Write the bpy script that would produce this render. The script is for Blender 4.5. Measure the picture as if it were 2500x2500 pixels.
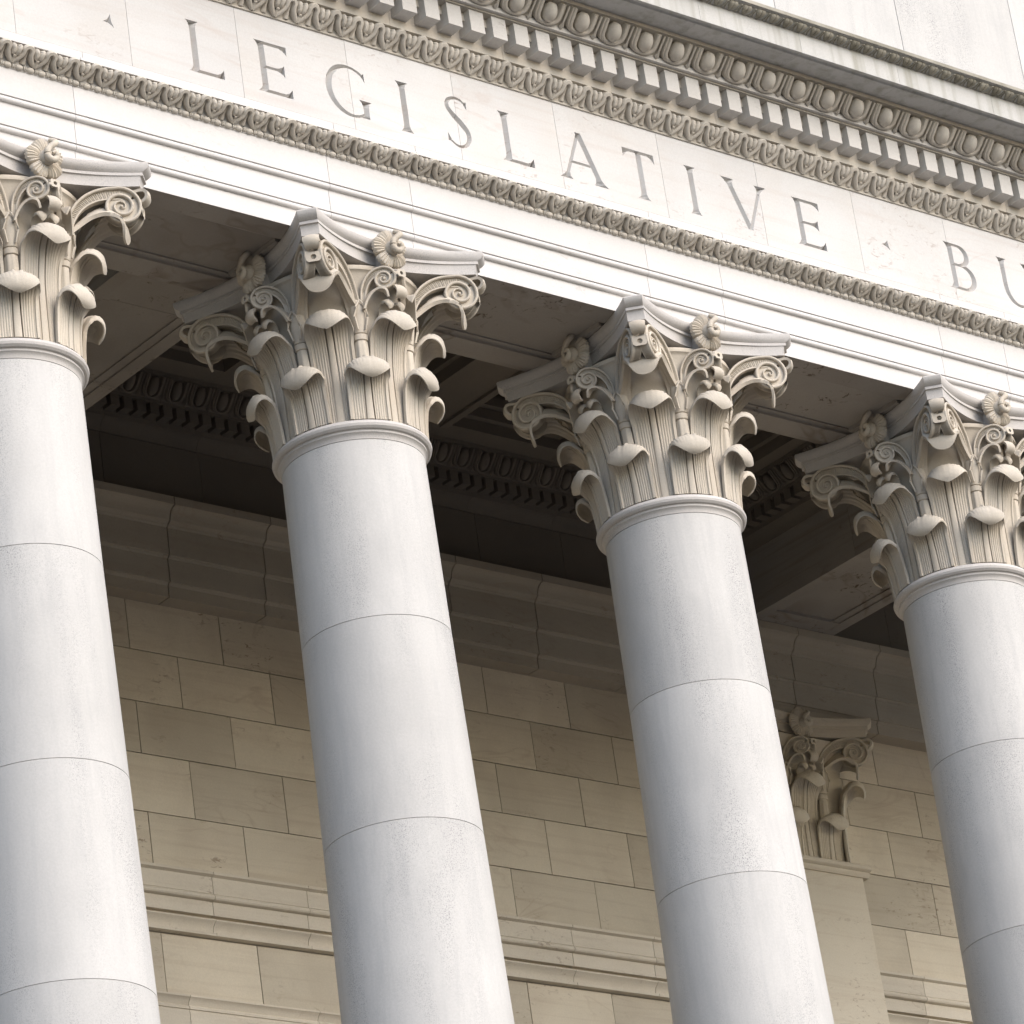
import bpy, bmesh, math, random
import numpy as np
from mathutils import Vector, Matrix
R = math.radians
random.seed(4)
for o in list(bpy.data.objects): bpy.data.objects.remove(o)
scene = bpy.context.scene
col = scene.collection

# ------------------------------------------------------------------ camera
Z0 = 18.28            # world height of the top of the column capitals
FL = 5.70             # world height of the portico floor
CAM = Vector((-17.2077, -24.051, -16.6754 + Z0))
yaw, pitch, roll, fpx = 0.7461, 0.4272, -0.1484, 10774.99
cf = Vector((math.sin(yaw)*math.cos(pitch), math.cos(yaw)*math.cos(pitch), math.sin(pitch)))
cr = Vector((math.cos(yaw), -math.sin(yaw), 0)); cu = cr.cross(cf)
r2 = math.cos(roll)*cr + math.sin(roll)*cu; u2 = -math.sin(roll)*cr + math.cos(roll)*cu
cam = bpy.data.cameras.new('camera'); cam.sensor_width = 36; cam.sensor_height = 36
cam.lens = fpx*36/2500; cam.clip_start = .5; cam.clip_end = 2000
co = bpy.data.objects.new('camera', cam); col.objects.link(co)
co.matrix_world = Matrix(((r2.x, u2.x, -cf.x, CAM.x), (r2.y, u2.y, -cf.y, CAM.y), (r2.z, u2.z, -cf.z, CAM.z), (0, 0, 0, 1)))
scene.camera = co

# ------------------------------------------------------------------ sky, sun, exposure
SUN_EL, SUN_AZ = R(38), R(168)      # azimuth measured from +Y towards +X
w = bpy.data.worlds.new('World'); scene.world = w; w.use_nodes = True
nt = w.node_tree; sky = nt.nodes.new('ShaderNodeTexSky'); sky.sky_type = 'NISHITA'; sky.sun_disc = False
sky.sun_elevation = SUN_EL; sky.sun_rotation = SUN_AZ
sky.air_density = 1.0; sky.dust_density = 2.0; sky.ozone_density = 1.0; sky.altitude = 0
bg = nt.nodes['Background']; bg.inputs[1].default_value = .15
nt.links.new(sky.outputs[0], bg.inputs[0])
sl = bpy.data.lights.new('sun', 'SUN'); sl.energy = .95; sl.angle = R(60); sl.color = (1, .94, .87)
so = bpy.data.objects.new('sun', sl); col.objects.link(so)
sd = Vector((math.sin(SUN_AZ)*math.cos(SUN_EL), math.cos(SUN_AZ)*math.cos(SUN_EL), math.sin(SUN_EL)))
so.rotation_euler = sd.to_track_quat('Z', 'Y').to_euler(); so.location = (10, -30, 60)
vs = scene.view_settings; vs.view_transform = 'Standard'; vs.look = 'None'; vs.gamma = 1; vs.exposure = 1.20
vs.use_curve_mapping = False
scene.render.engine = 'CYCLES'
scene.cycles.max_bounces = 4; scene.cycles.diffuse_bounces = 3; scene.cycles.glossy_bounces = 1

# ------------------------------------------------------------------ materials
def stone(name, c, var=.05, vein=None, vein_amt=0., vscale=1.0, speck=0., speck_col=(.17, .17, .18), streak=0.,
          streak_col=(.2, .2, .15), rough=.75, bump=.15, tone=.06, stretch=(1, 1, 1), warm=None, warm_amt=0., wear=0., k_=.72):
    m = bpy.data.materials.new(name); m.use_nodes = True; t = m.node_tree; N = t.nodes; L = t.links
    c = tuple(x*k_ for x in c); warm = warm and tuple(x*k_ for x in warm)
    bs = N['Principled BSDF']; bs.inputs['Roughness'].default_value = rough
    bs.inputs['Specular IOR Level'].default_value = .25
    def new(k, **kw):
        n = N.new(k)
        for a, b in kw.items(): setattr(n, a, b)
        return n
    def math_(op, a, b=None, clamp=False):
        n = new('ShaderNodeMath', operation=op); n.use_clamp = clamp
        for i, v in enumerate((a, b)):
            if v is None: continue
            if isinstance(v, (int, float)): n.inputs[i].default_value = v
            else: L.new(v, n.inputs[i])
        return n.outputs[0]
    def rng(v, a, b, c_=0., d=1.):
        n = new('ShaderNodeMapRange'); L.new(v, n.inputs[0])
        for i, x in enumerate((a, b, c_, d)): n.inputs[i+1].default_value = x
        return n.outputs[0]
    def noise(vec, s, det=4, dist=0., rgh=.55):
        n = new('ShaderNodeTexNoise'); L.new(vec, n.inputs['Vector']); n.inputs['Scale'].default_value = s
        n.inputs['Detail'].default_value = det; n.inputs['Distortion'].default_value = dist; n.inputs['Roughness'].default_value = rgh
        return n.outputs[0]
    def mix(f, a, b):
        n = new('ShaderNodeMix', data_type='RGBA'); n.clamp_factor = True
        if isinstance(f, float): n.inputs[0].default_value = f
        else: L.new(f, n.inputs[0])
        for i, v in ((6, a), (7, b)):
            if isinstance(v, tuple): n.inputs[i].default_value = (*v, 1)
            else: L.new(v, n.inputs[i])
        return n.outputs[2]
    geo = new('ShaderNodeNewGeometry'); oi = new('ShaderNodeObjectInfo')
    comb = new('ShaderNodeCombineXYZ')
    for i, k in enumerate((31., 57., 83.)): L.new(math_('MULTIPLY', oi.outputs['Random'], k), comb.inputs[i])
    va = new('ShaderNodeVectorMath', operation='ADD'); L.new(geo.outputs['Position'], va.inputs[0]); L.new(comb.outputs[0], va.inputs[1])
    P = va.outputs[0]
    def scaled(sc):
        n = new('ShaderNodeVectorMath', operation='MULTIPLY'); L.new(P, n.inputs[0]); n.inputs[1].default_value = sc; return n.outputs[0]
    base = mix(rng(noise(P, .9, 3), .3, .7), tuple(x*(1-var) for x in c), tuple(min(.92, x*(1+var)) for x in c))
    if warm:
        base = mix(math_('MULTIPLY', rng(noise(scaled((1, 1, .8)), 1.3, 5, .6), .45, .75), warm_amt), base, warm)
    # fine grain
    g = noise(P, 60, 2, 0, .7)
    base = mix(rng(g, .35, .65), base, mix(.12, base, tuple(x*.45 for x in c)))
    if vein:
        v1 = noise(scaled((.55*vscale, .55*vscale, 1.5*vscale)), 1.0, 3, 1.6)
        line = math_('SUBTRACT', 1.0, rng(math_('ABSOLUTE', math_('SUBTRACT', v1, .5)), 0., .022))
        patch = rng(noise(scaled((.8, .8, 1.1)), .9, 3), .46, .64)
        f2 = noise(scaled((5, 5, 11)), 1.8, 4, .9, .7); fleck = rng(f2, .575, .66)
        patch2 = rng(noise(scaled((1, 1, 1)), 1.1, 3), .53, .68)
        base = mix(math_('MULTIPLY', math_('MULTIPLY', line, patch), vein_amt*.28), base, vein)
        base = mix(math_('MULTIPLY', math_('MULTIPLY', fleck, patch2), vein_amt*.9), base, tuple(x*.7 for x in vein))
        layer = noise(scaled((.6, .6, 16)), 1.0, 2, .5)
        base = mix(math_('MULTIPLY', rng(layer, .5, .75), vein_amt*.22), base, vein)
    if speck:
        sp = rng(noise(P, 120, 2, 0, .7), .53, .64)
        mk = rng(noise(scaled((2.6, 2.6, .55)), 1., 5, .4), .46, .72)
        base = mix(math_('MULTIPLY', math_('MULTIPLY', sp, mk), speck), base, speck_col)
        base = mix(math_('MULTIPLY', rng(noise(scaled((11, 11, 1.1)), 1., 5, .6, .65), .47, .72), speck*.26), base, (.33, .33, .33))
        base = mix(math_('MULTIPLY', rng(noise(scaled((2.2, 2.2, 1.2)), 1., 5, .8), .5, .7), speck*.22), base, (.36, .355, .35))
    if streak:
        st = rng(noise(scaled((9, 9, .5)), 1., 4), .48, .70)
        base = mix(math_('MULTIPLY', st, streak), base, streak_col)
    if wear:
        wr = rng(noise(scaled((1.5, 1.5, 1.5)), 2.2, 6, .4), .42, .66)
        base = mix(math_('MULTIPLY', wr, wear), base, streak_col)
    # each stone has its own tone
    tn = rng(oi.outputs['Random'], 0, 1, 1-tone, 1+tone*.6)
    vm = new('ShaderNodeVectorMath', operation='SCALE'); L.new(base, vm.inputs[0]); L.new(tn, vm.inputs[3])
    L.new(vm.outputs[0], bs.inputs['Base Color'])
    if bump:
        b = new('ShaderNodeBump'); b.inputs['Strength'].default_value = bump; b.inputs['Distance'].default_value = .006
        L.new(g, b.inputs['Height']); L.new(b.outputs[0], bs.inputs['Normal'])
    return m
RUST = (.30, .20, .13)
M = {
 'arch': stone('white_sandstone', (.76, .735, .71), .04, (.42, .37, .33), .35, .8, rough=.7, tone=.04),
 'frieze': stone('frieze_sandstone', (.75, .735, .715), .05, (.40, .30, .25), .8, .8, tone=.07, warm=(.70, .63, .54), warm_amt=.3),
 'carve': stone('carved_sandstone', (.72, .665, .58), .06, tone=.08, bump=.2, warm=(.58, .50, .40), warm_amt=.4),
 'capital': stone('capital_sandstone', (.68, .61, .51), .07, tone=.09, bump=.2, warm=(.56, .47, .36), warm_amt=.5),
 'lip': stone('washed_sandstone', (.66, .595, .50), .08, tone=.08, speck=.35, bump=.25),
 'abacus': stone('abacus_sandstone', (.67, .635, .60), .06, tone=.03, speck=.5, bump=.2),
 'shaft': stone('shaft_sandstone', (.675, .66, .635), .07, speck=1.0, tone=.10, bump=.12),
 'dentil': stone('dentil_sandstone', (.74, .71, .665), .06, (.40, .36, .33), .5, 1.5, tone=.07),
 'corona': stone('weathered_sandstone', (.64, .63, .60), .06, streak=.55, streak_col=(.23, .22, .17), tone=.06, speck=.5),
 'grime': stone('grimy_sandstone', (.50, .465, .385), .15, wear=.7, streak_col=(.17, .155, .115), tone=.12, bump=.3),
 'attic': stone('speckled_attic_stone', (.70, .685, .655), .04, (.40, .40, .40), .5, .8, speck=1., tone=.06),
 'wall': stone('wall_sandstone', (.74, .655, .515), .08, RUST, .9, 1.0, k_=.86, tone=.16, warm=(.50, .41, .31), warm_amt=.35),
 'walltrim': stone('wall_trim_sandstone', (.74, .665, .545), .07, RUST, .6, 1.2, k_=.86, tone=.10),
 'soffit': stone('shaded_soffit_sandstone', (.45, .41, .365), .10, (.16, .12, .09), 2.0, .8, tone=.06),  # porch shade mixed into the stone colour of soffits and girders
 'ceil': stone('shaded_ceiling_sandstone', (.265, .23, .19), .08, (.2, .15, .11), .5, 1., tone=.06),  # same stone as the wall, darkened so the colour carries the porch shade
 'trimdark': stone('shaded_trim_sandstone', (.62, .54, .43), .08, RUST, .7, 1.2, tone=.06),  # darker copy of walltrim, shade painted in for the wall architrave
 'pil': stone('pilaster_sandstone', (.76, .68, .545), .05, (.40, .28, .19), .8, 1.3, k_=.86, tone=.05),
 'pave': stone('paving_stone', (.12, .11, .10), .1, tone=.1),
 'step': stone('step_stone', (.15, .14, .13), .1, tone=.1),
 'lawn': stone('park_ground', (.05, .053, .04), .2, tone=.0),
}

# ------------------------------------------------------------------ mesh helpers
def finish(me, smooth=None):
    if smooth is not None:
        me.polygons.foreach_set('use_smooth', [True]*len(me.polygons))
        me.set_sharp_from_angle(angle=R(smooth))
    me.update(); return me
def mk(name, verts, faces, smooth=None):
    me = bpy.data.meshes.new(name); me.from_pydata([tuple(map(float, v)) for v in verts], [], [tuple(map(int, f)) for f in faces])
    bm = bmesh.new(); bm.from_mesh(me); bmesh.ops.recalc_face_normals(bm, faces=bm.faces); bm.to_mesh(me); bm.free()
    return finish(me, smooth)
class MB:
    def __init__(s): s.v = []; s.f = []
    def add(s, v, f):
        o = len(s.v); s.v += [tuple(x) for x in v]; s.f += [tuple(i+o for i in q) for q in f]; return s
    def box(s, x0, x1, y0, y1, z0, z1):
        return s.add([(x0,y0,z0),(x1,y0,z0),(x1,y1,z0),(x0,y1,z0),(x0,y0,z1),(x1,y0,z1),(x1,y1,z1),(x0,y1,z1)],
                     [(0,3,2,1),(4,5,6,7),(0,1,5,4),(1,2,6,5),(2,3,7,6),(3,0,4,7)])
    def mesh(s, name, smooth=None): return mk(name, s.v, s.f, smooth)
    def sweep(s, path, secs, closed=True):
        """path points already turned into section rings: list of rings (k,3)"""
        k = len(secs[0]); v = []; f = []
        for ring in secs: v += [tuple(p) for p in ring]
        for i in range(len(secs)-1):
            for j in range(k):
                a = i*k+j; b = i*k+(j+1) % k; f.append((a, b, b+k, a+k))
        f.append(tuple(range(k))[::-1]); f.append(tuple((len(secs)-1)*k+j for j in range(k)))
        return s.add(v, f)
    def tube(s, pts, rad, fn=None, n=6):
        P = np.array(pts, float); rad = np.broadcast_to(rad, (len(P),)); secs = []
        T = np.gradient(P, axis=0); T /= np.linalg.norm(T, axis=1)[:, None]+1e-9
        up = np.array([0, 0, 1.0])
        for p, t, r in zip(P, T, rad):
            a = np.cross(up, t)
            if np.linalg.norm(a) < 1e-3: a = np.cross(np.array([0, 1., 0]), t)
            a /= np.linalg.norm(a); b = np.cross(t, a)
            ring = [p+r*(math.cos(q)*a+math.sin(q)*b) for q in np.linspace(0, 2*math.pi, n, endpoint=False)]
            secs.append([fn(q) for q in ring] if fn else ring)
        return s.sweep(None, secs)
def prism(name, prof, x0, x1, smooth=30):
    n = len(prof); v = [(x0, y, z) for y, z in prof]+[(x1, y, z) for y, z in prof]
    f = [(i, (i+1) % n, (i+1) % n+n, i+n) for i in range(n)]+[tuple(range(n))[::-1], tuple(range(n, 2*n))]
    return mk(name, v, f, smooth)
def yprism(name, prof, y0, y1, smooth=30):      # profile in (x,z) run along Y
    n = len(prof); v = [(x, y0, z) for x, z in prof]+[(x, y1, z) for x, z in prof]
    f = [(i, (i+1) % n, (i+1) % n+n, i+n) for i in range(n)]+[tuple(range(n))[::-1], tuple(range(n, 2*n))]
    return mk(name, v, f, smooth)
def lathe(name, prof, n=96, smooth=35, cap=True):
    v = []; f = []; k = len(prof)
    for i in range(n):
        a = 2*math.pi*i/n
        for r, z in prof: v.append((r*math.cos(a), r*math.sin(a), z))
    for i in range(n):
        j = (i+1) % n
        for q in range(k-1): f.append((i*k+q, j*k+q, j*k+q+1, i*k+q+1))
    if cap: f.append(tuple(i*k for i in range(n))[::-1]); f.append(tuple(i*k+k-1 for i in range(n)))
    return mk(name, v, f, smooth)
def shell(name, P, th, mask=None, smooth=50, flip=False):
    """closed slab round a grid of points P[ns,nt,3]; th thickness towards the back"""
    P = np.asarray(P, float); ns, ntt, _ = P.shape
    ds = np.gradient(P, axis=0); dt = np.gradient(P, axis=1); nn = np.cross(dt, ds); nn /= np.linalg.norm(nn, axis=2)[:, :, None]+1e-12
    if flip: nn = -nn
    th = np.broadcast_to(th, (ns, ntt))
    Q = P-nn*th[:, :, None]
    V = np.concatenate([P.reshape(-1, 3), Q.reshape(-1, 3)]); o = ns*ntt; F = []; edges = {}
    for i in range(ns-1):
        for j in range(ntt-1):
            if mask is not None and not mask[i, j]: continue
            q = (i*ntt+j, i*ntt+j+1, (i+1)*ntt+j+1, (i+1)*ntt+j)
            F.append(q); F.append(tuple(x+o for x in q[::-1]))
            for a, b in zip(q, q[1:]+q[:1]):
                if (b, a) in edges: del edges[(b, a)]
                else: edges[(a, b)] = 1
    for a, b in edges: F.append((b, a, a+o, b+o))
    used = sorted({i for q in F for i in q}); mp = {k: i for i, k in enumerate(used)}
    return mk(name, V[used], [tuple(mp[i] for i in q) for q in F], smooth)
def spline(pts, n):
    """Catmull-Rom through pts -> n samples"""
    P = np.array(pts, float); Q = np.vstack([2*P[0]-P[1], P, 2*P[-1]-P[-2]]); m = len(P)-1; out = []
    seg = np.linalg.norm(np.diff(P, axis=0), axis=1); cum = np.concatenate([[0], np.cumsum(seg)])
    for s in np.linspace(0, cum[-1], n):
        i = min(max(np.searchsorted(cum, s, 'right')-1, 0), m-1); t = (s-cum[i])/seg[i]
        p0, p1, p2, p3 = Q[i:i+4]
        out.append(.5*((2*p1)+(-p0+p2)*t+(2*p0-5*p1+4*p2-p3)*t*t+(-p0+3*p1-3*p2+p3)*t**3))
    return np.array(out)

WP = {}
def thing(name, label, cat, loc, group=None):
    o = bpy.data.objects.new(name, None); col.objects.link(o); o.location = loc; o.empty_display_size = .3
    o['label'] = label; o['category'] = cat; o['kind'] = 'thing'
    if group: o['group'] = group
    WP[o] = Vector(loc); return o
ORIGIN = Vector((0, 0, Z0))
def part(name, me, mat, parent, at=None, rz=0., scale=None, mirror=None, kind=None, label=None):
    at = ORIGIN if at is None else Vector(at)
    o = bpy.data.objects.new(name, me); col.objects.link(o); o.parent = parent
    o.location = at-WP[parent]; o.rotation_euler = (0, 0, rz)
    if scale: o.scale = scale
    WP[o] = at
    if not me.materials: me.materials.append(M[mat])
    if kind: o['kind'] = kind
    if label: o['label'] = label
    return o
def structure(name, me, mat):
    o = bpy.data.objects.new(name, me); col.objects.link(o); me.materials.append(M[mat]); o['kind'] = 'structure'; return o

# ------------------------------------------------------------------ ground and steps
H0 = Z0-FL
structure('ground', MB().box(-300, 300, -400, 300, -.5, 0).mesh('ground'), 'lawn')
structure('plaza', MB().box(-60, 75, -48, -2, .004, .02).mesh('plaza'), 'pave')
mb = MB(); nst = 33; rise = FL/nst
for i in range(nst-1):
    mb.box(-12, 29, -1.6-.34*(nst-1-i), -1.6-.34*(nst-2-i), .02, rise*(i+1))
structure('steps', mb.mesh('steps'), 'step')
structure('portico_floor', MB().box(-12, 29, -1.6, 6.3, .02, FL).mesh('portico_floor'), 'pave')

# ------------------------------------------------------------------ capital pieces (axis at origin, z = 0 at abacus top)
def bell_r(z):
    return float(np.interp(z, [-1.56, -1.35, -1.1, -.85, -.6, -.42, -.3, -.26], [.572, .575, .582, .60, .625, .655, .69, .70]))
bell = lathe('bell', [(.3, -1.562), (.572, -1.56)]+[(bell_r(z), z) for z in np.linspace(-1.5, -.3, 14)]+[(.70, -.285), (.715, -.275), (.72, -.255), (.715, -.238), (.69, -.225), (.3, -.222)], 96)
def leaf_mesh(name, prof, wid, drop, s_fold, nt_=97, ns=40, th=.036, tipcurve=.0, grooves=True):
    """broad plain water leaf, midrib at azimuth -90 deg (facing -Y)"""
    C = spline(prof, ns); L = np.concatenate([[0], np.cumsum(np.linalg.norm(np.diff(C, axis=0), axis=1))]); S = L/L[-1]
    W = np.interp(S, [a for a, _ in wid], [b for _, b in wid])
    GC = (.29, .41, .53, .65, .77); T = {0., .05, .075, .97, .94, .91, .87, .84, 1., .22}
    for g_ in GC+(.13,): T |= {g_-.036, g_-.02, g_, g_+.02, g_+.036}
    T = np.array(sorted({-v for v in T} | T)) if grooves else np.linspace(-1, 1, nt_); nt_ = len(T); P = np.zeros((ns, nt_, 3)); TH = np.zeros((ns, nt_))
    tang = np.gradient(C, axis=0); tang /= np.linalg.norm(tang, axis=1)[:, None]; nor = np.stack([tang[:, 1], -tang[:, 0]], 1)
    for i in range(ns):
        for j, t in enumerate(T):
            smax = s_fold+(1-s_fold)*math.sqrt(max(0, 1-abs(.99*t)**1.5))
            s = S[i]*smax; curl = np.clip((s-s_fold+.16)/.2, 0, 1); post = np.clip((s-s_fold)/(1-s_fold), 0, 1)
            c0, c1 = np.interp(s, S, C[:, 0]), np.interp(s, S, C[:, 1]); n0, n1 = np.interp(s, S, nor[:, 0]), np.interp(s, S, nor[:, 1])
            x = t*np.interp(s, S, W); h = 0.; a = abs(t)
            if grooves:
                d = min(abs(a-q) for q in GC)
                h -= .034*max(0, 1-abs(a-.13)/.036)*max(0, 1-2*post)
                h -= .0048*max(0, 1-d/.036)*max(0, 1-1.6*post)
                h += .012*np.clip((a-.84)/.03, 0, 1)*(1-curl)
                x += np.sign(t)*.016*(1-s)*math.exp(-((a-.13)/.07)**2)
                h += .004*np.clip((.1-a)*20, 0, 1)*(1-post)
                h -= .0022*math.cos((post+.55*t*t)*22)*min(1, post*4)
            rho = c0-x*x/(2*.62)*(1-.25*curl); z = c1-drop*curl*t*t
            P[i, j] = (x, -(rho+h*n0), z+h*n1)
            TH[i, j] = th*(1-.2*post)*(1-.35*a*a)*(.3+.7*min(1, (1-S[i])*10))
    return shell(name, P, TH)
up_prof = [(.580, -1.558), (.588, -1.25), (.602, -1.05), (.630, -.90), (.662, -.79), (.708, -.715), (.757, -.682), (.803, -.70), (.832, -.745), (.840, -.80), (.828, -.845)]
up_leaf = leaf_mesh('acanthus_leaf_upper', up_prof, [(0, .165), (.35, .175), (.6, .182), (.72, .195), (.85, .198), (1, .198)], .085, .72)
lo_prof = [(.614, -1.556), (.622, -1.42), (.634, -1.32), (.652, -1.225), (.680, -1.145), (.714, -1.104), (.750, -1.110), (.776, -1.15), (.784, -1.197), (.776, -1.238), (.758, -1.262)]
lo_leaf = leaf_mesh('acanthus_leaf_lower', lo_prof, [(0, .165), (.3, .165), (.5, .170), (.62, .184), (.8, .186), (1, .186)], .075, .60)
bud = leaf_mesh('bud', [(.64, -.74), (.675, -.64), (.715, -.575), (.755, -.565), (.775, -.60), (.765, -.635)], [(0, .03), (.5, .05), (1, .05)], .02, .6, nt_=15, ns=18, th=.02, grooves=False)
for me, lim in ((up_leaf, -.735), (lo_leaf, -.722)):
    me.materials.append(M['capital']); me.materials.append(M['lip'])
    for p_ in me.polygons:
        if p_.center.y < lim-.0*p_.center.z: p_.material_index = 1
# stalk (cauliculus): fluted stem, ring, calyx
def stalk():
    mb = MB(); secs = []; n = 28
    for z, r, fl in ((-1.13, .050, 1), (-1.06, .056, 1), (-.95, .054, 1), (-.885, .052, 1), (-.88, .045, 0), (-.874, .058, 0), (-.83, .060, 0), (-.824, .046, 0), (-.818, .058, 0), (-.74, .066, 0), (-.66, .074, .0), (-.60, .072, 0), (-.545, .05, 0), (-.52, .02, 0)):
        c = bell_r(z)+.015; ring = []
        for k in range(n):
            a = 2*math.pi*k/n; rr = r*(1-.13*fl*(.5+.5*math.cos(a*7)))
            ring.append((rr*math.cos(a), -(c+.85*rr*math.sin(a)), z))
        secs.append(ring)
    mb.sweep(None, secs)
    # little pointed sepal on the calyx
    for sx in (-1, 1):
        mb.tube([(sx*.03, -(bell_r(-.8)+.075), -.80), (sx*.055, -(bell_r(-.7)+.085), -.70), (sx*.04, -(bell_r(-.6)+.09), -.62), (0, -(bell_r(-.54)+.075), -.55)], [.008, .011, .011, .006], n=5)
    return mb.mesh('stalk', 45)
stalk_me = stalk()
def volute(name, e0, n0, e1, n1, stem, eye, R0, T, turns=2.7, rim=.024, raise_=.030, rib=True, sgn=1):
    """scroll plate in the vertical plane from (e0,n0) to (e1,n1): e radial along -Y, n lateral along X"""
    d = np.array([e1-e0, n1-n0]); d /= np.linalg.norm(d); nrm = np.array([-d[1], d[0]])
    if nrm[1] < 0: nrm = -nrm                     # outward: away from n = 0
    def mp(u, v, wv):
        e = e0+d[0]*u+nrm[0]*wv; n = n0+d[1]*u+nrm[1]*wv
        return (sgn*n, -e, v)
    # path: bezier stem then spiral
    b0, b1, b2, b3 = map(np.array, stem); tt = np.linspace(0, 1, 18)[:-1, None]
    st = (1-tt)**3*b0+3*(1-tt)**2*tt*b1+3*(1-tt)*tt**2*b2+tt**3*b3
    ns = int(30*turns); th = np.linspace(0, 2*math.pi*turns, ns); a0 = math.atan2(b3[1]-eye[1], b3[0]-eye[0])
    Rs = np.hypot(b3[0]-eye[0], b3[1]-eye[1])
    rr = Rs*(1-th/(2*math.pi)/(turns+.12))
    sp = np.stack([eye[0]+rr*np.cos(a0-th), eye[1]+rr*np.sin(a0-th)], 1)
    C = np.vstack([st, sp]); nst_ = len(st)
    tg = np.gradient(C, axis=0); tg /= np.linalg.norm(tg, axis=1)[:, None]; inn = np.stack([tg[:, 1], -tg[:, 0]], 1)   # right of travel = inside
    wd = np.concatenate([np.linspace(rim*.8, rim, nst_), rim*np.clip(rr/Rs*1.9, .35, 1)])
    mb = MB(); secs = []
    for c, i2, q in zip(C, inn, wd):
        o_, i_ = c, c+i2*q; ch = q*.3; rs = raise_*min(1, q/rim+.25)
        secs.append([mp(*o_, -T), mp(*o_, rs-ch), mp(*(o_+i2*ch), rs), mp(*(i_-i2*ch), rs), mp(*i_, rs-ch), mp(*i_, -T)])
    mb.sweep(None, secs)
    # channel floor of the stem
    wch = .085*R0/.16
    cw = np.linspace(.3, 1, nst_+6)*wch
    secs = []
    for k in range(nst_+6):
        c = C[k]; i2 = inn[k]; a = c+i2*.002; b = c+i2*(wd[k]+cw[k]); secs.append([mp(*a, -T+.004), mp(*a, 0), mp(*b, .0), mp(*(b+i2*.0), .008), mp(*(b+i2*.012), .008), mp(*(b+i2*.012), -T+.004)])
    mb.sweep(None, secs)
    if rib:
        for k in range(4, nst_+3):
            for fr in (0., .5):
                c = C[k]*(1-fr)+C[k+1]*fr; i2 = inn[k]; a = c+i2*wd[k]; b = c+i2*(wd[k]+cw[k]*.96); t_ = tg[k]*.0035
                secs = [[mp(*(q-t_), -.003), mp(*(q-t_*.4), .006), mp(*(q+t_*.4), .006), mp(*(q+t_), -.003)] for q in (a, b)]
                mb.sweep(None, secs)
    # disc behind the coils
    k1 = nst_+int(30*.45); ring = [sp[i] for i in range(6, 36)]
    v = [mp(*q, 0) for q in ring]+[mp(*q, -T+.006) for q in ring]+[mp(*eye, .004), mp(*eye, -T+.006)]; m_ = len(ring); f = []
    for i in range(m_):
        j = (i+1) % m_; f += [(i, j, 2*m_), (j+m_, i+m_, 2*m_+1), (i, i+m_, j+m_, j)]
    mb.add(v, f)
    # eye button
    ring = [[mp(eye[0]+r_*math.cos(a), eye[1]+r_*math.sin(a), h) for a in np.linspace(0, 2*math.pi, 10, endpoint=False)] for r_, h in ((.012, 0), (.011, raise_*.8), (.006, raise_*.95))]
    mb.sweep(None, ring)
    return mb.mesh(name, 32)
corner_args = dict(e0=.615, n0=.245, e1=1.03, n1=.095, stem=[(-.005, -.57), (.02, -.36), (.16, -.20), (.40, -.192)], eye=(.445, -.362), R0=.16, T=.055)
inner_args = dict(e0=.635, n0=.235, e1=.85, n1=.03, stem=[(-.005, -.57), (-.01, -.40), (.07, -.282), (.185, -.276)], eye=(.205, -.388), R0=.105, T=.045, turns=2.4, rim=.019, raise_=.022)
cv = {s: volute('corner_volute', sgn=s, **corner_args) for s in (1, -1)}
iv = {s: volute('inner_volute', sgn=s, **inner_args) for s in (1, -1)}
# corner calyx leaf embracing the volutes (facing -Y)
def calyx():
    prof = [(.61, -.64), (.655, -.50), (.735, -.395), (.82, -.335), (.90, -.328), (.975, -.375), (1.022, -.455), (1.035, -.54), (1.015, -.615)]
    ns, nt_ = 44, 49; C = spline(prof, ns); S = np.linspace(0, 1, ns); T = np.linspace(-1, 1, nt_)
    W = np.interp(S, [0, .2, .4, .55, .7, .82, .93, 1], [.275, .25, .195, .165, .155, .150, .145, .145]); P = np.zeros((ns, nt_, 3)); TH = np.zeros((ns, nt_)); mask = np.ones((ns-1, nt_-1), bool)
    for i in range(ns):
        for j, t in enumerate(T):
            a = abs(t); s = S[i]*(.72+.28*math.sqrt(max(0, 1-(.98*a)**2.3))); post = np.clip((s-.62)/.38, 0, 1); c0, c1, w_ = (np.interp(s, S, q) for q in (C[:, 0], C[:, 1], W))
            h = -.010*(.5+.5*math.cos(a*40))*np.clip((.97-a)*14, 0, 1)*(1-post)
            hood = .15*a**1.6*math.sin(min(1, s*1.05+.12)*math.pi)**.8
            P[i, j] = (t*w_+np.sign(t)*h*.5, -(c0-.4*(t*w_)**2-h*.2), c1-hood+h*.6)
            TH[i, j] = .03*(1-.4*post)
            if i < ns-1 and j < nt_-1 and s < .55 and a < .60*np.clip((.58-s)*6, 0, 1): mask[i, j] = False
    return shell('corner_calyx_leaf', P, TH, mask)
calyx_me = calyx()
def strip(name, prof, hw, th=.02, n=20, m=9, round_=.4):
    C = spline(prof, n); P = np.zeros((n, m, 3)); T = np.linspace(-1, 1, m)
    for i in range(n):
        w_ = hw*(1-round_*max(0, (i/(n-1)-.75)*4)**2*.6)
        for j, t in enumerate(T): P[i, j] = (t*w_, -(C[i, 0]-.012*t*t), C[i, 1]-.004*t*t)
    return shell(name, P, th)
tongue = strip('tongue', [(.95, -.186), (1.06, -.205), (1.14, -.232), (1.19, -.228), (1.222, -.236), (1.232, -.262), (1.215, -.290), (1.185, -.297)], .060, .024)
pend = strip('pendant', [(.78, -.44), (.83, -.462), (.858, -.485), (.866, -.515), (.848, -.54), (.825, -.542)], .045, .02)
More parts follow.
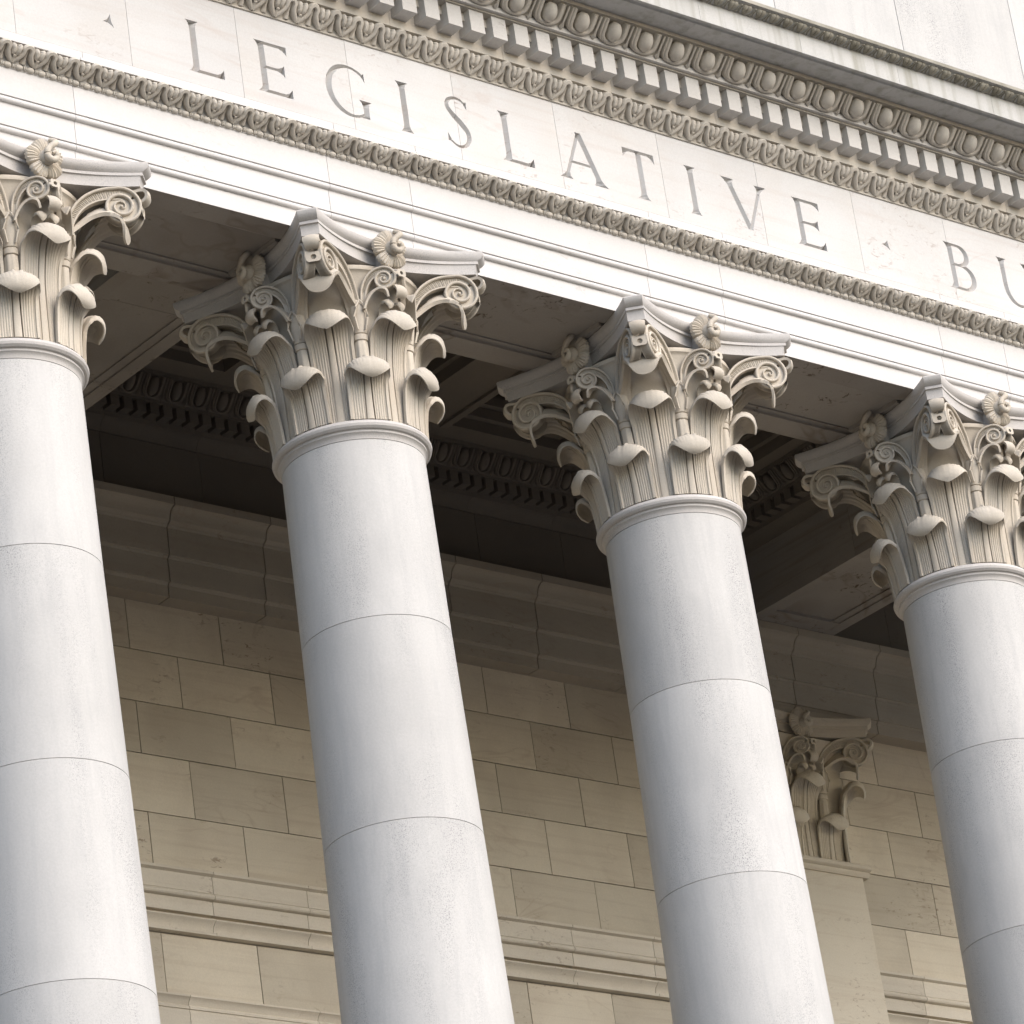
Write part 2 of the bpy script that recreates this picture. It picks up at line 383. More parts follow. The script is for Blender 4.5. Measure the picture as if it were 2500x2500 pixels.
# bridging stud between the two scrolls, with a drilled hole
def stud(e, z, hw, hh, dep, tilt=0.):
    mb = MB(); n = 16; r = hw*.38; ring = []
    for k in range(n):
        a = 2*math.pi*k/n; cx, cz = math.cos(a), math.sin(a); q = max(abs(cx)/hw, abs(cz)/hh); ring.append(((cx/q, cz/q), (r*cx, r*cz)))
    v = []; 
    for (o, i) in ring: v += [(o[0], -e, z+o[1]), (i[0], -e, z+i[1]), (i[0], -e+dep*.6, z+i[1]), (o[0], -e+dep, z+o[1])]
    f = []
    for k in range(n):
        j = (k+1) % n
        for q in range(3): f.append((k*4+q, j*4+q, j*4+q+1, k*4+q+1))
    f.append(tuple(k*4+2 for k in range(n)))
    mb.add(v, f); return mb.mesh('stud', 30)
stud_c = stud(1.185, -.385, .060, .042, .10); stud_i = stud(.895, -.365, .042, .032, .10)
# small leaf under each inner scroll
def inner_leaf(sg):
    path = spline([(.625, .255, -.63), (.655, .238, -.56), (.70, .205, -.498), (.745, .165, -.475), (.785, .125, -.500), (.80, .105, -.56)], 20)
    n = len(path); m = 11; P = np.zeros((n, m, 3)); T = np.linspace(-1, 1, m)
    for i, (e, l, z) in enumerate(path):
        s = i/(n-1); w_ = .045*(1-max(0, (s-.7)/.3)**2*.75)
        for j, t in enumerate(T):
            h = -.005*(.5+.5*math.cos(t*14))
            P[i, j] = (sg*(l+.30*t*w_), -(e+.03+.9*t*w_), z+h-.01*t)
    return shell('inner_calyx_leaf', P, .018, flip=sg > 0)
il = {s: inner_leaf(s) for s in (1, -1)}
# abacus
def abacus():
    a, b, mid = .845, .954, .735; side = []
    for k in range(25):
        t = -1+2*k/24; side.append((t*a, -(mid+(b-mid)*abs(t)**2.0)))
    out = []
    for q in range(4):
        c, s = math.cos(q*math.pi/2), math.sin(q*math.pi/2); out += [(x*c-y*s, x*s+y*c) for x, y in side]
    lay = [(.0, .30), (0., .006), (-.012, 0), (-.03, .002), (-.05, .012), (-.066, .030), (-.078, .052), (-.082, .060), (-.084, .05), (-.108, .05), (-.110, .068), (-.135, .075), (-.165, .080), (-.196, .080), (-.198, .35)]
    v = []; f = []; m = len(out)
    for z, ins in lay:
        for x, y in out:
            r = math.hypot(x, y); k = (r-ins)/r; v.append((x*k, y*k, z))
    for i in range(len(lay)-1):
        for j in range(m): f.append((i*m+j, i*m+(j+1) % m, (i+1)*m+(j+1) % m, (i+1)*m+j))
    f.append(tuple(range(m))[::-1]); f.append(tuple((len(lay)-1)*m+j for j in range(m)))
    return mk('abacus', v, f, 25)
abacus_me = abacus()
# rosette facing -Y, centred at the origin
def rosette():
    mb = MB(); nr, na = 9, 160; v = []; f = []
    for side in (0, 1):
        for i in range(nr):
            q = i/(nr-1)
            for k in range(na):
                a = 2*math.pi*k/na; lobe = abs(math.sin(a*2.5+.4))**.45
                r = .03+(.168*(.74+.26*lobe)-.03)*q
                y = -.028*math.sin(q*2.6)-.008*math.cos(a*36)*q*(.3+.7*lobe)+.03*(1-lobe)*q+.010*q*q
                v.append((r*math.cos(a), y+(.03 if side else 0), r*math.sin(a)))
    o = nr*na
    for i in range(nr-1):
        for k in range(na):
            j = (k+1) % na; f.append((i*na+k, i*na+j, (i+1)*na+j, (i+1)*na+k)); f.append((o+i*na+k, o+(i+1)*na+k, o+(i+1)*na+j, o+i*na+j))
    for k in range(na):
        j = (k+1) % na; f.append(((nr-1)*na+k, (nr-1)*na+j, o+(nr-1)*na+j, o+(nr-1)*na+k)); f.append((k, o+k, o+j, j))
    return mb.add(v, f).mesh('rosette', 60)
ros_me = rosette()
def ros_heart():
    mb = MB(); P = spline([(.035, -.02, .135), (.05, -.055, .105), (.025, -.075, .075), (-.01, -.07, .045), (-.03, -.07, .01), (-.022, -.07, -.03), (.012, -.075, -.042), (.035, -.08, -.015), (.022, -.085, .012), (.0, -.085, .0)], 40)
    rad = np.interp(np.linspace(0, 1, 40), [0, .15, .4, .7, .9, 1], [.016, .022, .020, .024, .018, .008])
    mb.tube(P, rad, n=10)
    n = 14; rings = [[(r*math.cos(a), y, r*math.sin(a)) for a in np.linspace(0, 2*math.pi, n, endpoint=False)] for r, y in ((.055, .01), (.052, -.035), (.036, -.058), (.01, -.064))]
    mb.sweep(None, rings); return mb.mesh('rosette_heart', 60)
heart_me = ros_heart()
stem_me = MB().box(-.05, .05, -.76, -.62, -.23, -.02).mesh('rosette_backing')

astragal_me = lathe('astragal', [(.4, -1.562), (.598, -1.560), (.618, -1.566), (.634, -1.582), (.641, -1.60), (.636, -1.62), (.620, -1.636), (.600, -1.641), (.600, -1.660), (.592, -1.666), (.582, -1.676), (.576, -1.69), (.573, -1.709), (.4, -1.709)], 128, 30)
def rs(z): return float(np.interp(-z, [1.7, 3.228, 4.915, 6.58, 8.27, 9.96, 11.9], [.573, .589, .617, .648, .672, .688, .70]))
JO = [-1.711, -3.228, -4.915, -6.577, -8.27, -9.96, -11.94]
drums = []
for a, b in zip(JO, JO[1:]):
    e = .0042; pr = [(.3, a), (rs(a)-e*1.5, a), (rs(a), a-e)]
    pr += [(rs(z), z) for z in np.linspace(a, b, 8)[1:-1]]+[(rs(b), b+e*.6), (rs(b)-e*1.5, b), (.3, b)]
    drums.append(lathe('drum', pr, 128, 25))
zb = -H0
base_me = lathe('column_base', [(.4, -11.942), (.70, -11.942), (.73, -11.98), (.735, -12.0), (.77, -12.01), (.80, -12.04), (.80, -12.07), (.76, -12.10), (.745, -12.16), (.77, -12.2), (.85, -12.21), (.885, -12.26), (.885, -12.31), (.85, -12.36), (.4, -12.362)], 96, 30)
plinth_me = MB().box(-.92, .92, -.92, .92, zb, -12.363).mesh('plinth')

COLX = [-3.18, .1026, 3.4, 6.8, 10.3035, 13.68]
CLAB = {
 .1026: 'sandstone column below the carved dot before the word LEGISLATIVE',
 3.4: 'sandstone column below the carved letters E and G of LEGISLATIVE',
 6.8: 'sandstone column below the carved letter T of LEGISLATIVE',
 10.3035: 'sandstone column below the carved letter B of BUILDING',
 -3.18: 'sandstone column beyond the left end of the inscription',
 13.68: 'sandstone column standing in front of the wall pilaster'}
def build_column(x):
    t = thing('column', CLAB[x], 'column', (x, 0, FL), 'giant columns of the portico')
    A = (x, 0, Z0)
    for k, d in enumerate(drums): part('drum', d, 'shaft', t, A)
    part('astragal', astragal_me, 'abacus', t, A); part('column_base', base_me, 'shaft', t, A); part('plinth', plinth_me, 'shaft', t, A)
    cap = part('capital', bell, 'capital', t, A)
    part('abacus', abacus_me, 'abacus', cap, A)
    for k in range(8):
        a = k*math.pi/4
        part('upper_leaf', up_leaf, 'capital', cap, A, a); part('lower_leaf', lo_leaf, 'capital', cap, A, a+math.pi/8)
        part('stalk', stalk_me, 'capital', cap, A, a+math.pi/8)
    for k in range(4):
        a = k*math.pi/2; d = a+math.pi/4
        for s in (1, -1):
            part('corner_volute', cv[s], 'capital', cap, A, d); part('inner_volute', iv[s], 'capital', cap, A, a); part('inner_calyx_leaf', il[s], 'capital', cap, A, a)
            part('bud', bud, 'capital', cap, A, a+s*.075)
        part('corner_calyx_leaf', calyx_me, 'capital', cap, A, d); part('corner_tongue', tongue, 'capital', cap, A, d); part('stud', stud_c, 'capital', cap, A, d)
        part('pendant', pend, 'capital', cap, A, a); part('stud', stud_i, 'capital', cap, A, a)
        c, s_ = math.cos(a), math.sin(a); ra = .80
        Q = (x+ra*s_, -ra*c, Z0-.108)
        part('rosette', ros_me, 'capital', cap, Q, a); part('rosette_heart', heart_me, 'capital', cap, Q, a, (1.2, 1.2, 1.2))
        part('rosette_backing', stem_me, 'abacus', cap, A, a)
    return t
for x in COLX: build_column(x)

# ------------------------------------------------------------------ entablature
X0, X1 = -5.4, 16.6
ent = thing('entablature', 'white carved entablature lettered LEGISLATIVE BUILDING resting on the columns', 'entablature', (5.6, 0, Z0))
G = .002
def joints(js): js = [X0]+[j for j in js if X0 < j < X1]+[X1]; return list(zip(js, js[1:]))
def arc(cy, cz, r, a0, a1, n=6): return [(cy+r*math.cos(R(a)), cz+r*math.sin(R(a))) for a in np.linspace(a0, a1, n)]
arch_front = [(-.62, 0), (-.62, .160)]+arc(-.626, .186, .026, -100, -260, 8)+[(-.65, .214), (-.65, .408)]+arc(-.656, .434, .026, -100, -260, 8)+[(-.68, .462), (-.68, .704)]
arch_front += [(-.686, .706), (-.69, .73), (-.70, .752), (-.70, .772), (-.71, .80), (-.735, .845), (-.76, .860), (-.82, .8625), (-.82, .886)]
arch_prof = arch_front+[(-.60, .89), (-.60, 1.088), (.55, 1.088), (.55, .4), (.61, .4), (.61, .02), (.53, .02), (.53, 0), (.33, 0), (.33, .022), (.28, .028), (.28, .05), (-.36, .05), (-.36, .028), (-.41, .022), (-.41, 0)]
AJ = [-2.9, -.33, .523, 2.966, 3.811, 6.36, 7.212, 9.873, 10.705, 13.28, 14.10]
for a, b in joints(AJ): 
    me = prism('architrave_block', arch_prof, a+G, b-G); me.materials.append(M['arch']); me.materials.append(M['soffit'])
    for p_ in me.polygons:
        if p_.center.z < .2 and p_.center.y > -.6: p_.material_index = 1  # underside faces get the darker copy: shade put into the colour
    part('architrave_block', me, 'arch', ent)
for a, b in joints([v+.17 for v in AJ]):   # plain course the inscription stands on
    part('frieze_plinth_block', MB().box(a+G, b-G, -.621, -.602, .892, 1.088).mesh('frieze_plinth_block'), 'arch', ent)
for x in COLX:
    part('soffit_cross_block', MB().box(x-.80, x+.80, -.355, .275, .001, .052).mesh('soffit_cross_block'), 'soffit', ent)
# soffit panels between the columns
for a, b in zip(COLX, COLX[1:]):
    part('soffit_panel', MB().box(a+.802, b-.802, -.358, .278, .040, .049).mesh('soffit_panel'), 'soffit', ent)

# letters: V-cut ribbons; every letter a list of (left points, right points)
ZB, ZT = 1.207, 1.685
def vstem(x, w=.058, sl=.07, sr=.07, slb=None, srb=None, zt=ZT, zb_=ZB, top=True, bot=True):
    slb = sl if slb is None else slb; srb = sr if srb is None else srb; st = []
    if bot: st += [(zb_, slb, srb), (zb_+.010, slb*.82, srb*.82), (zb_+.028, max(w/2, slb*.60), max(w/2, srb*.60)), (zb_+.06, w/2*1.05, w/2*1.05)]
    else: st += [(zb_, w/2, w/2)]
    if top: st += [(zt-.06, w/2*1.05, w/2*1.05), (zt-.028, max(w/2, sl*.60), max(w/2, sr*.60)), (zt-.010, sl*.82, sr*.82), (zt, sl, sr)]
    else: st += [(zt, w/2, w/2)]
    return ([(x-l, z) for z, l, r in st], [(x+r, z) for z, l, r in st])
def arm(x0, x1, z, th, up=0., dn=0.):
    st = [(x0, th/2, th/2), (x1-.075, th/2, th/2), (x1-.04, th/2+dn*.25, th/2+up*.25), (x1-.015, th/2+dn*.65, th/2+up*.65), (x1, th/2+dn, th/2+up)]
    return ([(x, z+u) for x, d, u in st], [(x, z-d) for x, d, u in st])
def leg(p, q, w_, sp=None, sq=None):
    p = np.array(p); q = np.array(q); d = (q-p)/np.linalg.norm(q-p); hx = w_/2/abs(d[1])
    L_ = []; R_ = []
    for t in (0, .07, .14, .5, .86, .93, 1):
        c = p+(q-p)*t; l = r = hx
        if sp and t < .1: l, r = (max(hx, sp[0]), max(hx, sp[1])) if t == 0 else (max(hx, hx*.6+sp[0]*.35), max(hx, hx*.6+sp[1]*.35))
        if sq and t > .9: l, r = (max(hx, sq[0]), max(hx, sq[1])) if t == 1 else (max(hx, hx*.6+sq[0]*.35), max(hx, hx*.6+sq[1]*.35))
        L_.append((c[0]-l, c[1])); R_.append((c[0]+r, c[1]))
    return (L_, R_)
def curve(pts, wid, n=26):
    C = spline(pts, n); W = np.interp(np.linspace(0, 1, n), np.linspace(0, 1, len(wid)), wid); T = np.gradient(C, axis=0); T /= np.linalg.norm(T, axis=1)[:, None]
    N_ = np.stack([-T[:, 1], T[:, 0]], 1)*W[:, None]/2; return ([tuple(q) for q in C+N_], [tuple(q) for q in C-N_])
def ell(cx, cz, rx, rz, a0, a1, wfun, n=30):
    A = np.radians(np.linspace(a0, a1, n)); pts = np.stack([cx+rx*np.cos(A), cz+rz*np.sin(A)], 1); T = np.gradient(pts, axis=0); T /= np.linalg.norm(T, axis=1)[:, None]
    W = np.array([wfun(a) for a in A]); N_ = np.stack([-T[:, 1], T[:, 0]], 1)*W[:, None]/2
    return ([tuple(q) for q in pts+N_], [tuple(q) for q in pts-N_])
def I_(x): return [vstem(x, .058, .068, .068)]
def L_(x): return [vstem(x, .058, .066, .068, .072, .03), arm(x-.01, x+.272, ZB+.014, .030, up=.058)]
def E_(x): return [vstem(x, .058, .070, .03, .076, .03), arm(x-.01, x+.255, ZT-.014, .030, dn=.055), arm(x-.01, x+.215, 1.448, .026, up=.04, dn=.045), arm(x-.01, x+.272, ZB+.014, .030, up=.058)]
def G_(x):
    cx = x+.247
    return [ell(cx, 1.446, .222, .231, 48, 312, lambda a: .026+.036*max(0, -math.cos(a))), ([(x+.385, 1.632), (x+.410, 1.655)], [(x+.39, 1.60), (x+.412, 1.562)]),
            vstem(x+.392, .056, .068, .066, zt=1.388, zb_=1.243, bot=False), arm(x+.32, x+.42, 1.232, .026)]
def S_(x):
    return [curve([(x+.235, 1.640), (x+.18, 1.674), (x+.115, 1.679), (x+.045, 1.640), (x+.035, 1.575), (x+.085, 1.510), (x+.165, 1.440), (x+.225, 1.365), (x+.222, 1.285), (x+.165, 1.224), (x+.09, 1.215), (x+.02, 1.256)],
                  [.022, .026, .030, .042, .05, .062, .062, .054, .042, .030, .024, .020], 44),
            ([(x+.215, 1.655), (x+.248, 1.668)], [(x+.215, 1.636), (x+.243, 1.588)]), ([(x+.002, 1.325), (x+.032, 1.268)], [(x-.002, 1.243), (x+.03, 1.25)])]
def A_(x): return [leg((x, ZT+.008), (x-.205, ZB), .034, sq=(.07, .075)), leg((x-.005, ZT+.008), (x+.19, ZB), .060, sq=(.085, .082)), arm(x-.125, x+.14, 1.384, .026)]
def T_(x):
    a = arm(x-.01, x+.18, ZT-.014, .030, dn=.065); b = ([(2*x-q[0], q[1]) for q in a[0]], [(2*x-q[0], q[1]) for q in a[1]])
    return [vstem(x, .058, .03, .03, .072, .072), a, b]
def V_(x): return [leg((x-.195, ZT), (x+.002, ZB), .060, sp=(.078, .075)), leg((x+.20, ZT), (x+.006, ZB), .034, sp=(.074, .075))]
def bowl(x, zc, rx, rz):
    return ell(x, zc, rx, rz, 92, -92, lambda a: .024+.038*max(0, math.cos(a)))
def B_(x): return [vstem(x, .058, .075, .03, .085, .03), arm(x, x+.11, ZT-.014, .028), bowl(x+.10, 1.572, .105, .098), arm(x, x+.11, 1.466, .026), bowl(x+.115, 1.342, .135, .122), arm(x, x+.125, ZB+.013, .028)]
def D_(x): return [vstem(x, .058, .075, .03, .085, .03), arm(x, x+.13, ZT-.014, .028), bowl(x+.12, 1.446, .22, .226), arm(x, x+.13, ZB+.013, .028)]
def U_(x):
    return [vstem(x, .058, .068, .068, zb_=1.40, bot=False), curve([(x, 1.405), (x+.012, 1.33), (x+.055, 1.255), (x+.125, 1.215), (x+.20, 1.215), (x+.27, 1.255), (x+.308, 1.33), (x+.317, 1.405)], [.058, .058, .05, .034, .028, .028, .032, .034], 30), vstem(x+.317, .034, .06, .06, zb_=1.40, bot=False)]
def N_(x): return [vstem(x, .034, .07, .05, .06, .06), leg((x+.0, ZT), (x+.36, ZB), .058, sp=(.06, .04)), vstem(x+.36, .034, .06, .06, .02, .02)]
def DOT(pts):
    p = [np.array(q) for q in pts]; c = sum(p)/3; out = []
    for i in range(3):
        q = p[i]; d = (q-c); n = np.array([-d[1], d[0]]); n /= np.linalg.norm(n)
        out.append(([tuple(c+n*.026-d*.12), tuple(c+d*.42+n*.013), tuple(q+n*.002)], [tuple(c-n*.026-d*.12), tuple(c+d*.42-n*.013), tuple(q-n*.002)]))
    return out
LET = [('dot', DOT([(.932, 1.438), (1.003, 1.513), (1.03, 1.402)])), ('L', L_(1.806)), ('E', E_(2.487)), ('G', G_(3.122)), ('I', I_(3.93)), ('S', S_(4.368)), ('L', L_(5.02)), ('A', A_(5.847)), ('T', T_(6.522)),
       ('I', I_(7.12)), ('V', V_(7.755)), ('E', E_(8.402)), ('dot', DOT([(9.411, 1.459), (9.482, 1.510), (9.505, 1.416)])), ('B', B_(10.303)), ('U', U_(10.984)), ('I', I_(11.78)), ('L', L_(12.25)), ('D', D_(12.98)), ('I', I_(13.78)), ('N', N_(14.25)), ('G', G_(15.0))]
YF = -.62
def cutter(strokes):
    mb = MB()
    for Ls, Rs in strokes:
        secs = []
        for l, r in zip(Ls, Rs):
            l = np.array(l); r = np.array(r); m = (l+r)/2; wd = np.linalg.norm(r-l); dep = min(1.1*wd, .06); k = .006/max(dep, .008)
            l2 = l+(l-m)*k*.9; r2_ = r+(r-m)*k*.9
            secs.append([(l2[0], YF-.006, l2[1]), (r2_[0], YF-.006, r2_[1]), (m[0], YF+dep, m[1])])
        mb.sweep(None, secs)
    return mb.mesh('cutter')
cutters = []
for ch, st in LET:
    me = cutter(st); xs = [v.co.x for v in me.vertices]; cutters.append((ch, me, min(xs), max(xs)))
letter_faces = {i: ([], []) for i in range(len(LET))}
FJ = [-4.3, -3.2, -2.1, -1.0, .087, 1.17, 2.255, 3.374, 4.49, 5.603, 6.777, 7.935, 9.114, 10.283, 11.44, 12.6, 13.75, 14.88, 16.0]
for a, b in joints(FJ):
    blk = MB().box(a+G*.8, b-G*.8, YF, -.30, 1.090, 1.930).mesh('frieze_block')
    hit = [(i, c) for i, c in enumerate(cutters) if c[3] > a and c[2] < b]
    if hit:
        ob = bpy.data.objects.new('tmp', blk); col.objects.link(ob); tmp = []
        for i, c in hit:
            oc = bpy.data.objects.new('tmpc', c[1]); col.objects.link(oc); oc.hide_render = True; tmp.append(oc)
            md = ob.modifiers.new('b', 'BOOLEAN'); md.object = oc; md.operation = 'DIFFERENCE'; md.solver = 'EXACT'; md.use_self = True
        dg = bpy.context.evaluated_depsgraph_get(); me = bpy.data.meshes.new_from_object(ob.evaluated_get(dg))
        for o in tmp+[ob]: bpy.data.objects.remove(o)
        keepv, keepf = [], []
        for p in me.polygons:
            vs_ = [me.vertices[i].co for i in p.vertices]; ys = [v.y for v in vs_]
            if max(ys) < -.53 and max(ys) > YF+.0008:
                cx = p.center.x; li = min((i for i, c in hit), key=lambda i: max(cutters[i][2]-cx, cx-cutters[i][3], 0))
                V_l, F_l = letter_faces[li]; o = len(V_l); V_l += [tuple(v) for v in vs_]; F_l.append(tuple(range(o, o+len(vs_))))
            else:
                o = len(keepv); keepv += [tuple(v) for v in vs_]; keepf.append(tuple(range(o, o+len(vs_))))
        blk = bpy.data.meshes.new('frieze_block'); blk.from_pydata(keepv, [], keepf); blk.update()
    part('frieze_block', blk, 'frieze', ent)
for i, (V_l, F_l) in letter_faces.items():
    if not F_l: continue
    me = bpy.data.meshes.new('letter'); me.from_pydata(V_l, [], F_l); me.update()
    ch = LET[i][0]; part('carved_letter' if ch != 'dot' else 'carved_dot', me, 'frieze', ent, label=('incised roman capital letter '+ch) if ch != 'dot' else 'incised three-pointed dot')

# cornice: bed moulding, ovolo course, corona course
bed = [(-.62, 1.932), (-.634, 1.935), (-.636, 1.952), (-.638, 1.965), (-.645, 2.0), (-.66, 2.045), (-.69, 2.085), (-.71, 2.0985), (-.768, 2.100), (-.77, 2.128), (-.77, 2.30), (-.858, 2.302), (-.86, 2.383), (-.30, 2.383)]
for a, b in joints(np.arange(-4.7, 17, 1.21)): part('bed_moulding_block', prism('bed_moulding_block', bed, a+G*.7, b-G*.7), 'carve', ent)
ovo = [(-.30, 2.385), (-.945, 2.386), (-.945, 2.400), (-.950, 2.401), (-.950, 2.449), (-.96, 2.456), (-.975, 2.49), (-1.005, 2.54), (-1.05, 2.585), (-1.145, 2.590), (-1.147, 2.6225), (-.30, 2.6225)]
for a, b in joints([6.232+1.217*k for k in range(-10, 9)]): part('ovolo_block', prism('ovolo_block', ovo, a+G*.7, b-G*.7), 'carve', ent)
for a, b in joints([6.232+1.217*k for k in range(-10, 9)]): part('fillet_strip', MB().box(a+G*.7, b-G*.7, -.982, -.952, 2.400, 2.449).mesh('fillet_strip'), 'dentil', ent)
cor = [(-.30, 2.624), (-1.35, 2.624), (-1.365, 2.640), (-1.395, 2.640), (-1.40, 2.624), (-1.417, 2.624), (-1.417, 2.829), (-1.43, 2.833), (-1.45, 2.836), (-1.475, 2.85), (-1.495, 2.870), (-1.53, 2.873), (-1.535, 2.908), (-.30, 3.02)]
for a, b in joints([9.15+1.2*k for k in range(-12, 6)]):
    part('corona_block', prism('corona_block', cor, a+G*.7, b-G*.7), 'corona', ent)

# ornament units mapped on the sloping mouldings
def mapper(A, B):
    A = np.array(A); B = np.array(B); L = np.linalg.norm(B-A); d = (B-A)/L; n = np.array([-d[1], d[0]])
    return (lambda q: (q[0], A[0]+d[0]*q[1]+n[0]*q[2], A[1]+d[1]*q[1]+n[1]*q[2])), L
def rib(mb, path, r, fn, depth=.06):
    path = np.array(path); T_ = np.gradient(path, axis=0); N__ = np.stack([-T_[:, 1], T_[:, 0]], 1); N__ /= np.linalg.norm(N__, axis=1)[:, None]; secs = []
    for c, n_, q in zip(path, N__, np.broadcast_to(r, (len(path),))):
        secs.append([fn((c[0]+n_[0]*a_*q, c[1]+n_[1]*a_*q, h_)) for a_, h_ in ((-1, c[2]-depth), (-1, c[2]-.2*q), (-.6, c[2]+.5*q), (.6, c[2]+.5*q), (1, c[2]-.2*q), (1, c[2]-depth))])
    mb.sweep(None, secs)
def leaf_unit(name, A, B, p):
    fn, L = mapper(A, B); mb = MB(); r = .0190*p/.207
    # looped ribbon
    path = spline([(-.50*p, -.01*L, .004), (-.40*p, .12*L, .012), (-.25*p, .36*L, .026), (-.17*p, .58*L, .034), (-.165*p, .78*L, .040), (-.11*p, .93*L, .042), (0, .985*L, .042), (.11*p, .93*L, .042), (.165*p, .78*L, .040), (.17*p, .58*L, .034), (.25*p, .36*L, .026), (.40*p, .12*L, .012), (.50*p, -.01*L, .004)], 30)
    rib(mb, path, r, fn)
    # tongue inside the loop, flaring to the foot
    rings = []
    for v, w_, h in ((.80, .035, .030), (.6, .04, .026), (.35, .055, .020), (.15, .10, .016), (.0, .13, .012)):
        rings.append([fn((-w_*p, v*L, -.05)), fn((-w_*p, v*L, h-.012)), fn((-w_*p*.3, v*L, h)), fn((w_*p*.3, v*L, h)), fn((w_*p, v*L, h-.012)), fn((w_*p, v*L, -.05))])
    mb.sweep(None, rings)
    # plump two-lobed leaf between the loops with its stem, centred on +p/2
    for sx in (-1, 1):
        path = [((.5+sx*.02)*p, .38*L, .020), ((.5+sx*.085)*p, .52*L, .034), ((.5+sx*.105)*p, .70*L, .040), ((.5+sx*.125)*p, .86*L, .040), ((.5+sx*.10)*p, .96*L, .034)]
        rib(mb, spline(path, 12), np.interp(np.linspace(0, 1, 12), [0, .3, .7, 1], [.4*r, 1.15*r, 1.1*r, .8*r]), fn)
        mb.tube([((.5+sx*.03)*p, -.01*L, .004), ((.5+sx*.022)*p, .15*L, .014), ((.5+sx*.012)*p, .34*L, .020)], [.8*r, .55*r, .5*r], fn, 5)
    mb.tube([(.44*p, .36*L, .024), (.5*p, .355*L, .030), (.56*p, .36*L, .024)], .5*r, fn, 5)
    return mb.mesh(name, 60)
low_leaf = leaf_unit('leaf_moulding_unit', (-.705, .758), (-.80, .868), .2073)
upp_leaf = leaf_unit('leaf_moulding_unit', (-.64, 1.957), (-.738, 2.098), .2255)
def run(name, me, mat, x_ref, p, lo=X0+.2, hi=X1-.2, parent=ent, y=0., sc=None, z=0.):
    k = math.ceil((lo-x_ref)/p)
    while x_ref+k*p < hi:
        part(name, me, mat, parent, (x_ref+k*p, y, Z0+z), scale=sc); k += 1
run('leaf_ornament', low_leaf, 'carve', 10.003, .2073)
run('leaf_ornament', upp_leaf, 'carve', 10.659, .2255)
def bead_unit():
    mb = MB(); cy, cz = -.692, .728
    prof = [(-.034, .004), (-.031, .014), (-.022, .0205), (-.008, .024), (.008, .024), (.022, .0205), (.031, .014), (.034, .004)]
    def rev(pr): mb.sweep(None, [[(x, cy+r*math.cos(a), cz+r*math.sin(a)) for a in np.linspace(0, 2*math.pi, 10, endpoint=False)] for x, r in pr])
    rev(prof)
    for c in (.0445, .0585): rev([(c-.006, .008), (c-.004, .020), (c+.004, .020), (c+.006, .008)])
    return mb.mesh('bead_and_reel', 50)
run('bead', bead_unit(), 'carve', 4.262, .1034)
# dentils
dent = MB().box(0, .151, -.927, -.7705, 2.179, 2.3835).mesh('dentil')
run('dentil', dent, 'dentil', 8.6446, .2425)
part('dentil_fillet', MB().box(X0, X1, -.93, -.862, 2.384, 2.3848).mesh('dentil_fillet'), 'carve', ent)
def egg_unit(name, A, B, p):
    fn, L = mapper(A, B); mb = MB(); n = 14; secs = []
    for a in np.linspace(-89, 60, 10):
        ca, sa = math.cos(R(a)), math.sin(R(a)); rad = ca*(1-.10*sa)
        ring = [fn((.185*p*rad*math.cos(q), L*.55+.44*L*sa, .030+.082*p/.359*rad*math.sin(q))) for q in np.linspace(0, 2*math.pi, n, endpoint=False)]
        secs.append(ring)
    mb.sweep(None, secs)
    for k, (wx, bot, r, h) in enumerate(((.305, .06, .017, .052), (.375, .02, .012, .038))):
        path = spline([(-wx*p, 1.02*L, h*.8), (-wx*p, .6*L, h), (-wx*.93*p, .3*L, h), (-wx*.6*p, bot*L+.06*L, h), (0, bot*L, h), (wx*.6*p, bot*L+.06*L, h), (wx*.93*p, .3*L, h), (wx*p, .6*L, h), (wx*p, 1.02*L, h*.8)], 26)
        T_ = np.gradient(path, axis=0); N__ = np.stack([-T_[:, 1], T_[:, 0]], 1); N__ /= np.linalg.norm(N__, axis=1)[:, None]; q = r*p/.359; secs = []
        for c, n_ in zip(path, N__):
            secs.append([fn((c[0]+n_[0]*a_*q, c[1]+n_[1]*a_*q, h_)) for a_, h_ in ((-1, c[2]-.09), (-1, c[2]-.004), (-.5, c[2]+.006), (.5, c[2]+.006), (1, c[2]-.004), (1, c[2]-.09))])
        mb.sweep(None, secs)
    # dart
    mb.tube([(.5*p, 1.0*L, .030), (.5*p, .5*L, .034), (.5*p, .2*L, .034)], [.014*p/.359, .012*p/.359, .010*p/.359], fn, 5)
    hd = [(.5*p, .34*L, .048), (.42*p, .10*L, .03), (.5*p, -.04*L, .040), (.58*p, .10*L, .03), (.5*p, .10*L, .058), (.5*p, .10*L, .0)]
    mb.add([fn(q) for q in hd], [(0, 1, 4), (1, 2, 4), (2, 3, 4), (3, 0, 4), (1, 0, 5), (2, 1, 5), (3, 2, 5), (0, 3, 5)])
    return mb.mesh(name, 50)
egg = egg_unit('egg_and_dart', (-.962, 2.452), (-1.118, 2.585), .3594)
run('egg_and_dart', egg, 'carve', 8.544, .3594)
